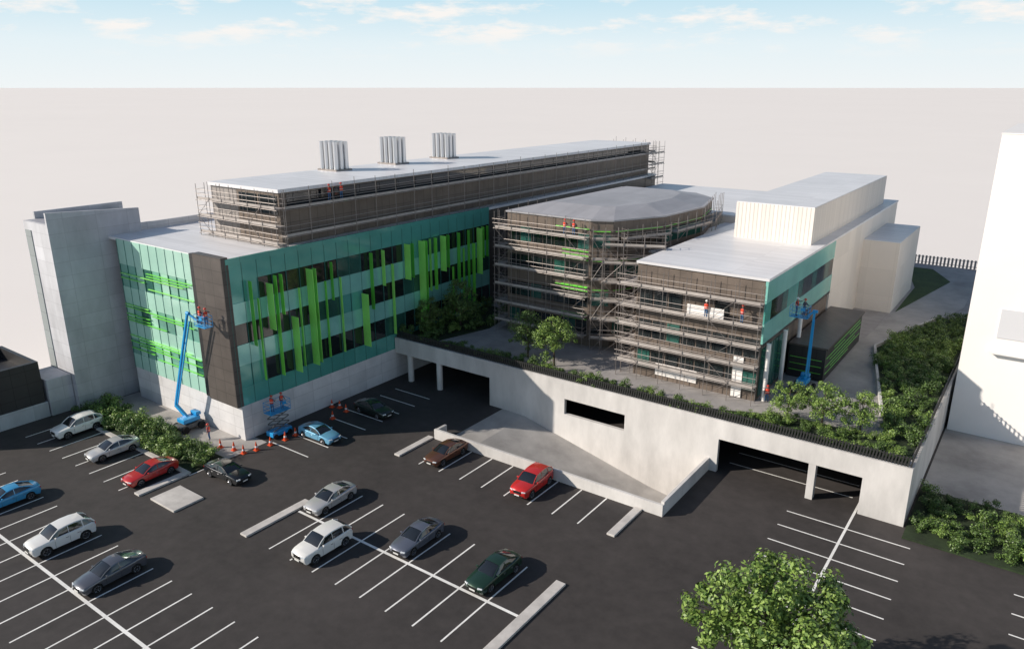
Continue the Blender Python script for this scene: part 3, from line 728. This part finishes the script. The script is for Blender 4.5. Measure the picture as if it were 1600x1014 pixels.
def person(label,loc,rz,pose,helm=helmR,vest=vestm):
    t=bpy.data.objects.new('person',BM[pose]); COL.objects.link(t); t.location=loc; t.rotation_euler=(0,0,rz)
    tag(t,label,'person')
    m=MB(); n=16; rings=[(.205,.15,.98),(.20,.145,1.12),(.215,.15,1.28),(.215,.145,1.38),(.13,.10,1.46)]
    vs=[(a*math.cos(2*math.pi*i/n),b*math.sin(2*math.pi*i/n),z) for a,b,z in rings for i in range(n)]
    fs=[(k*n+i,k*n+(i+1)%n,(k+1)*n+(i+1)%n,(k+1)*n+i) for k in range(4) for i in range(n)]
    m.add(vs,fs).build('vest',vest,t,smooth=True)
    m=MB(); vs=[(.21*math.cos(2*math.pi*i/n),.155*math.sin(2*math.pi*i/n),z) for z in(1.1,1.15) for i in range(n)]
    m.add(vs,[(i,(i+1)%n,n+(i+1)%n,n+i) for i in range(n)]).build('reflective_band',band,t)
    m=MB(); m.lathe([(.15,1.695),(.13,1.70),(.125,1.75),(.10,1.80),(.05,1.83),(.01,1.835)],16,c=(0,-.015,0)); m.cbox((0,-.15,1.70),(.16,.12,.015))
    m.build('helmet',helm,t,smooth=True)
    m=MB(); m.cbox((0,-.115,1.63),(.022,.035,.04)); m.cbox((-.032,-.105,1.655),(.02,.012,.01)); m.cbox((.032,-.105,1.655),(.02,.012,.01)); m.cbox((0,-.105,1.595),(.045,.012,.008))
    for s in(-1,1): m.cbox((s*.088,-.01,1.64),(.015,.035,.05))
    m.build('face',skin,t)
    return t
person('worker in red vest on the plant storey scaffold, left of the pair',(-63.2,54.3,22.42),R(90),'work')
person('worker in red vest on the plant storey scaffold, right of the pair',(-63.2,56.0,22.42),R(-90),'rail')
person('worker in red vest on the middle block scaffold, left of the pair',(-44.9,72.5,18.03),R(180),'work')
person('worker in red vest on the middle block scaffold, right of the pair',(-43.7,72.5,18.03),R(0),'rail')
person('worker in red vest holding the left end of the white panel',(-25.6,67.35,12.83),R(180),'rail',helmW)
person('worker in red vest standing at the right end of the block scaffold',(-22.2,67.7,12.83),R(150),'work')
person('worker in red vest standing on the terrace below the right block',(-19.5,69.0,5.0),R(20),'stand')
person('worker in red vest standing on the apron beside the left boom lift',(-65.4,38.4,.03),R(-60),'stand')

# ---------------------------------------------------------------- lifts
def basket(par,c,rz=0,w=1.7,d=.85):
    e=MB()
    e.cbox((c[0],c[1],c[2]),(w,d,.08)); b=e.build('basket',blueM,par)
    m=MB()
    for h in(.3,.7,1.1):
        for i,j_,k,l in((-1,-1,1,-1),(1,-1,1,1),(1,1,-1,1),(-1,1,-1,-1)):
            m.tube((c[0]+i*w/2,c[1]+j_*d/2,c[2]+h),(c[0]+k*w/2,c[1]+l*d/2,c[2]+h),.025,5)
    for i in(-1,0,1):
        for j_ in(-1,1): m.tube((c[0]+i*w/2,c[1]+j_*d/2,c[2]),(c[0]+i*w/2,c[1]+j_*d/2,c[2]+1.1),.025,5)
    m.cbox((c[0]+w*.2,c[1]-d/2,c[2]+.85),(.4,.1,.3)); m.build('guard_rail',blueM,b)
def wheels(par,xs,ys,r):
    for x in xs:
        for y in ys:
            MB().lathe([(r*.5,-.14),(r*.92,-.14),(r,-.09),(r,.09),(r*.92,.14),(r*.5,.14)],18,'x',(x,y,r)).build('wheel',tyre,par,smooth=True)
def boom(label,loc,rz,el,elb,bk,bw,k_=1.0,off=.42):
    t=thing('boom_lift',label,'lift',loc,rz)
    MB().box(-.7,-1.3,.35,.7,1.3,.8).build('chassis',liftgrey,t,bevel=.05)
    wheels(t,(-.85,.85),(-.9,.9),.4)
    m=MB(); m.lathe([(.4,.8),(.4,.95)],16); m.box(-.65*k_,-.9*k_,.95,.65*k_,1.0*k_,1.4); m.build('turntable',blueM,t,bevel=.1)
    MB().box(-.55*k_,.6*k_,1.4,.55*k_,1.2*k_,1.8).build('counterweight',blueM,t,bevel=.1)
    MB().beam((0,0,1.2),el,.3,.34).build('riser',blueM,t,bevel=.02)
    MB().beam(el,elb,.2,.22).build('lower_boom',blueM,t,bevel=.02)
    e0=Vector(el)+Vector((off,0,.2)); e1=Vector(elb)+Vector((off*.4,0,-.8))
    MB().beam(e0,e1,.1,.12).build('lift_ram',blueM,t)
    MB().beam(elb,bk,.16,.18).build('jib',blueM,t,bevel=.02)
    m=MB(); m.tube((elb[0]-.15,elb[1],elb[2]),(elb[0]+.3,elb[1],elb[2]),.16,12); m.build('elbow_joint',blueM,t)
    MB().tube((bk[0],bk[1],bk[2]-.2),(bk[0],bk[1],bk[2]+.5),.1,8).build('basket_mount',liftgrey,t)
    basket(t,bw)
    return t
L1=(-69.4,38.7,.02)
boom('blue articulated boom lift raised beside the dark corner of the green block',L1,0,(-1.7,-.2,2.4),(3.0,-.3,13.2),(4.3,-.1,12.6),(5.4,-.2,12.3))
person('worker in red vest in the left boom lift basket, nearer the facade',(-63.6,38.55,12.36),R(90),'work')
person('worker in red vest in the left boom lift basket, nearer the boom',(-64.45,38.5,12.36),R(160),'rail')
L2=(-17.5,73.8,5.0)
boom('blue boom lift standing upright beside the right block',L2,0,(.25,-.2,1.9),(.45,-.7,8.6),(-.1,-.9,8.1),(-.75,-1.2,8.0),.8,.22)
person('worker in red vest in the upright lift basket, left one',(-18.6,72.6,13.04),R(90),'work',helmW)
person('dark vested worker in the upright lift basket, right one',(-17.9,72.65,13.04),R(70),'rail',helmR,navy)
t=thing('scissor_lift','blue scissor lift with two workers beside the concrete base','lift',(-60.6,43.3,.01),R(90))
MB().box(-1.2,-.55,.25,1.2,.55,.75).build('chassis',blueM,t,bevel=.05)
for x in(-.85,.85):
    for y in(-.5,.5):
        o=MB().lathe([(.14,-.1),(.26,-.1),(.28,0),(.26,.1),(.14,.1)],14,'z',(0,0,0)).build('wheel',tyre,t); o.location=(x,y,.28); o.rotation_euler=(R(90),0,0)
for y in(-.42,.42):
    for k in range(3):
        z0=.8+k*.62
        MB().beam((-1,y,z0),(1,y,z0+.6),.05,.09).build('scissor_arm',liftgrey,t); MB().beam((-1,y*.85,z0+.6),(1,y*.85,z0),.05,.09).build('scissor_arm',liftgrey,t)
basket(t,(0,0,2.72),w=2.4,d=1.15)
person('worker in red vest on the scissor lift, left one',(-60.6,42.7,2.78),R(200),'work')
person('worker in red vest on the scissor lift, right one',(-60.5,43.8,2.78),R(90),'rail')

# cones
c0=thing('traffic_cone','','traffic cone',(0,0,0),0,'orange traffic cones')
B(-.22,-.22,0,.22,.22,.04).build('base',coneM,c0); MB().lathe([(.17,.04),(.03,.78)],14).build('cone',coneM,c0,smooth=True)
MB().lathe([(.128,.27),(.098,.42)],14).build('band',coneW,c0,smooth=True)
cones=[(345,699),(366,703),(381,708),(401,703),(423,695),(446,687),(520,654),(519,636),(531,637),(541,643),(462,680)]
for i,(x,y) in enumerate(cones):
    p=P(x,y,.02); far=i in(6,7,8,9)
    lab='orange and white traffic cone between the blue and black green cars' if far else 'orange and white traffic cone in the cordon round the building corner'
    o=c0 if i==0 else dup(c0,p,0)
    o.location=p; o['label']=lab; o['group']='far traffic cones' if far else 'near traffic cones'; o.scale=(1.15,1.15,1.15)
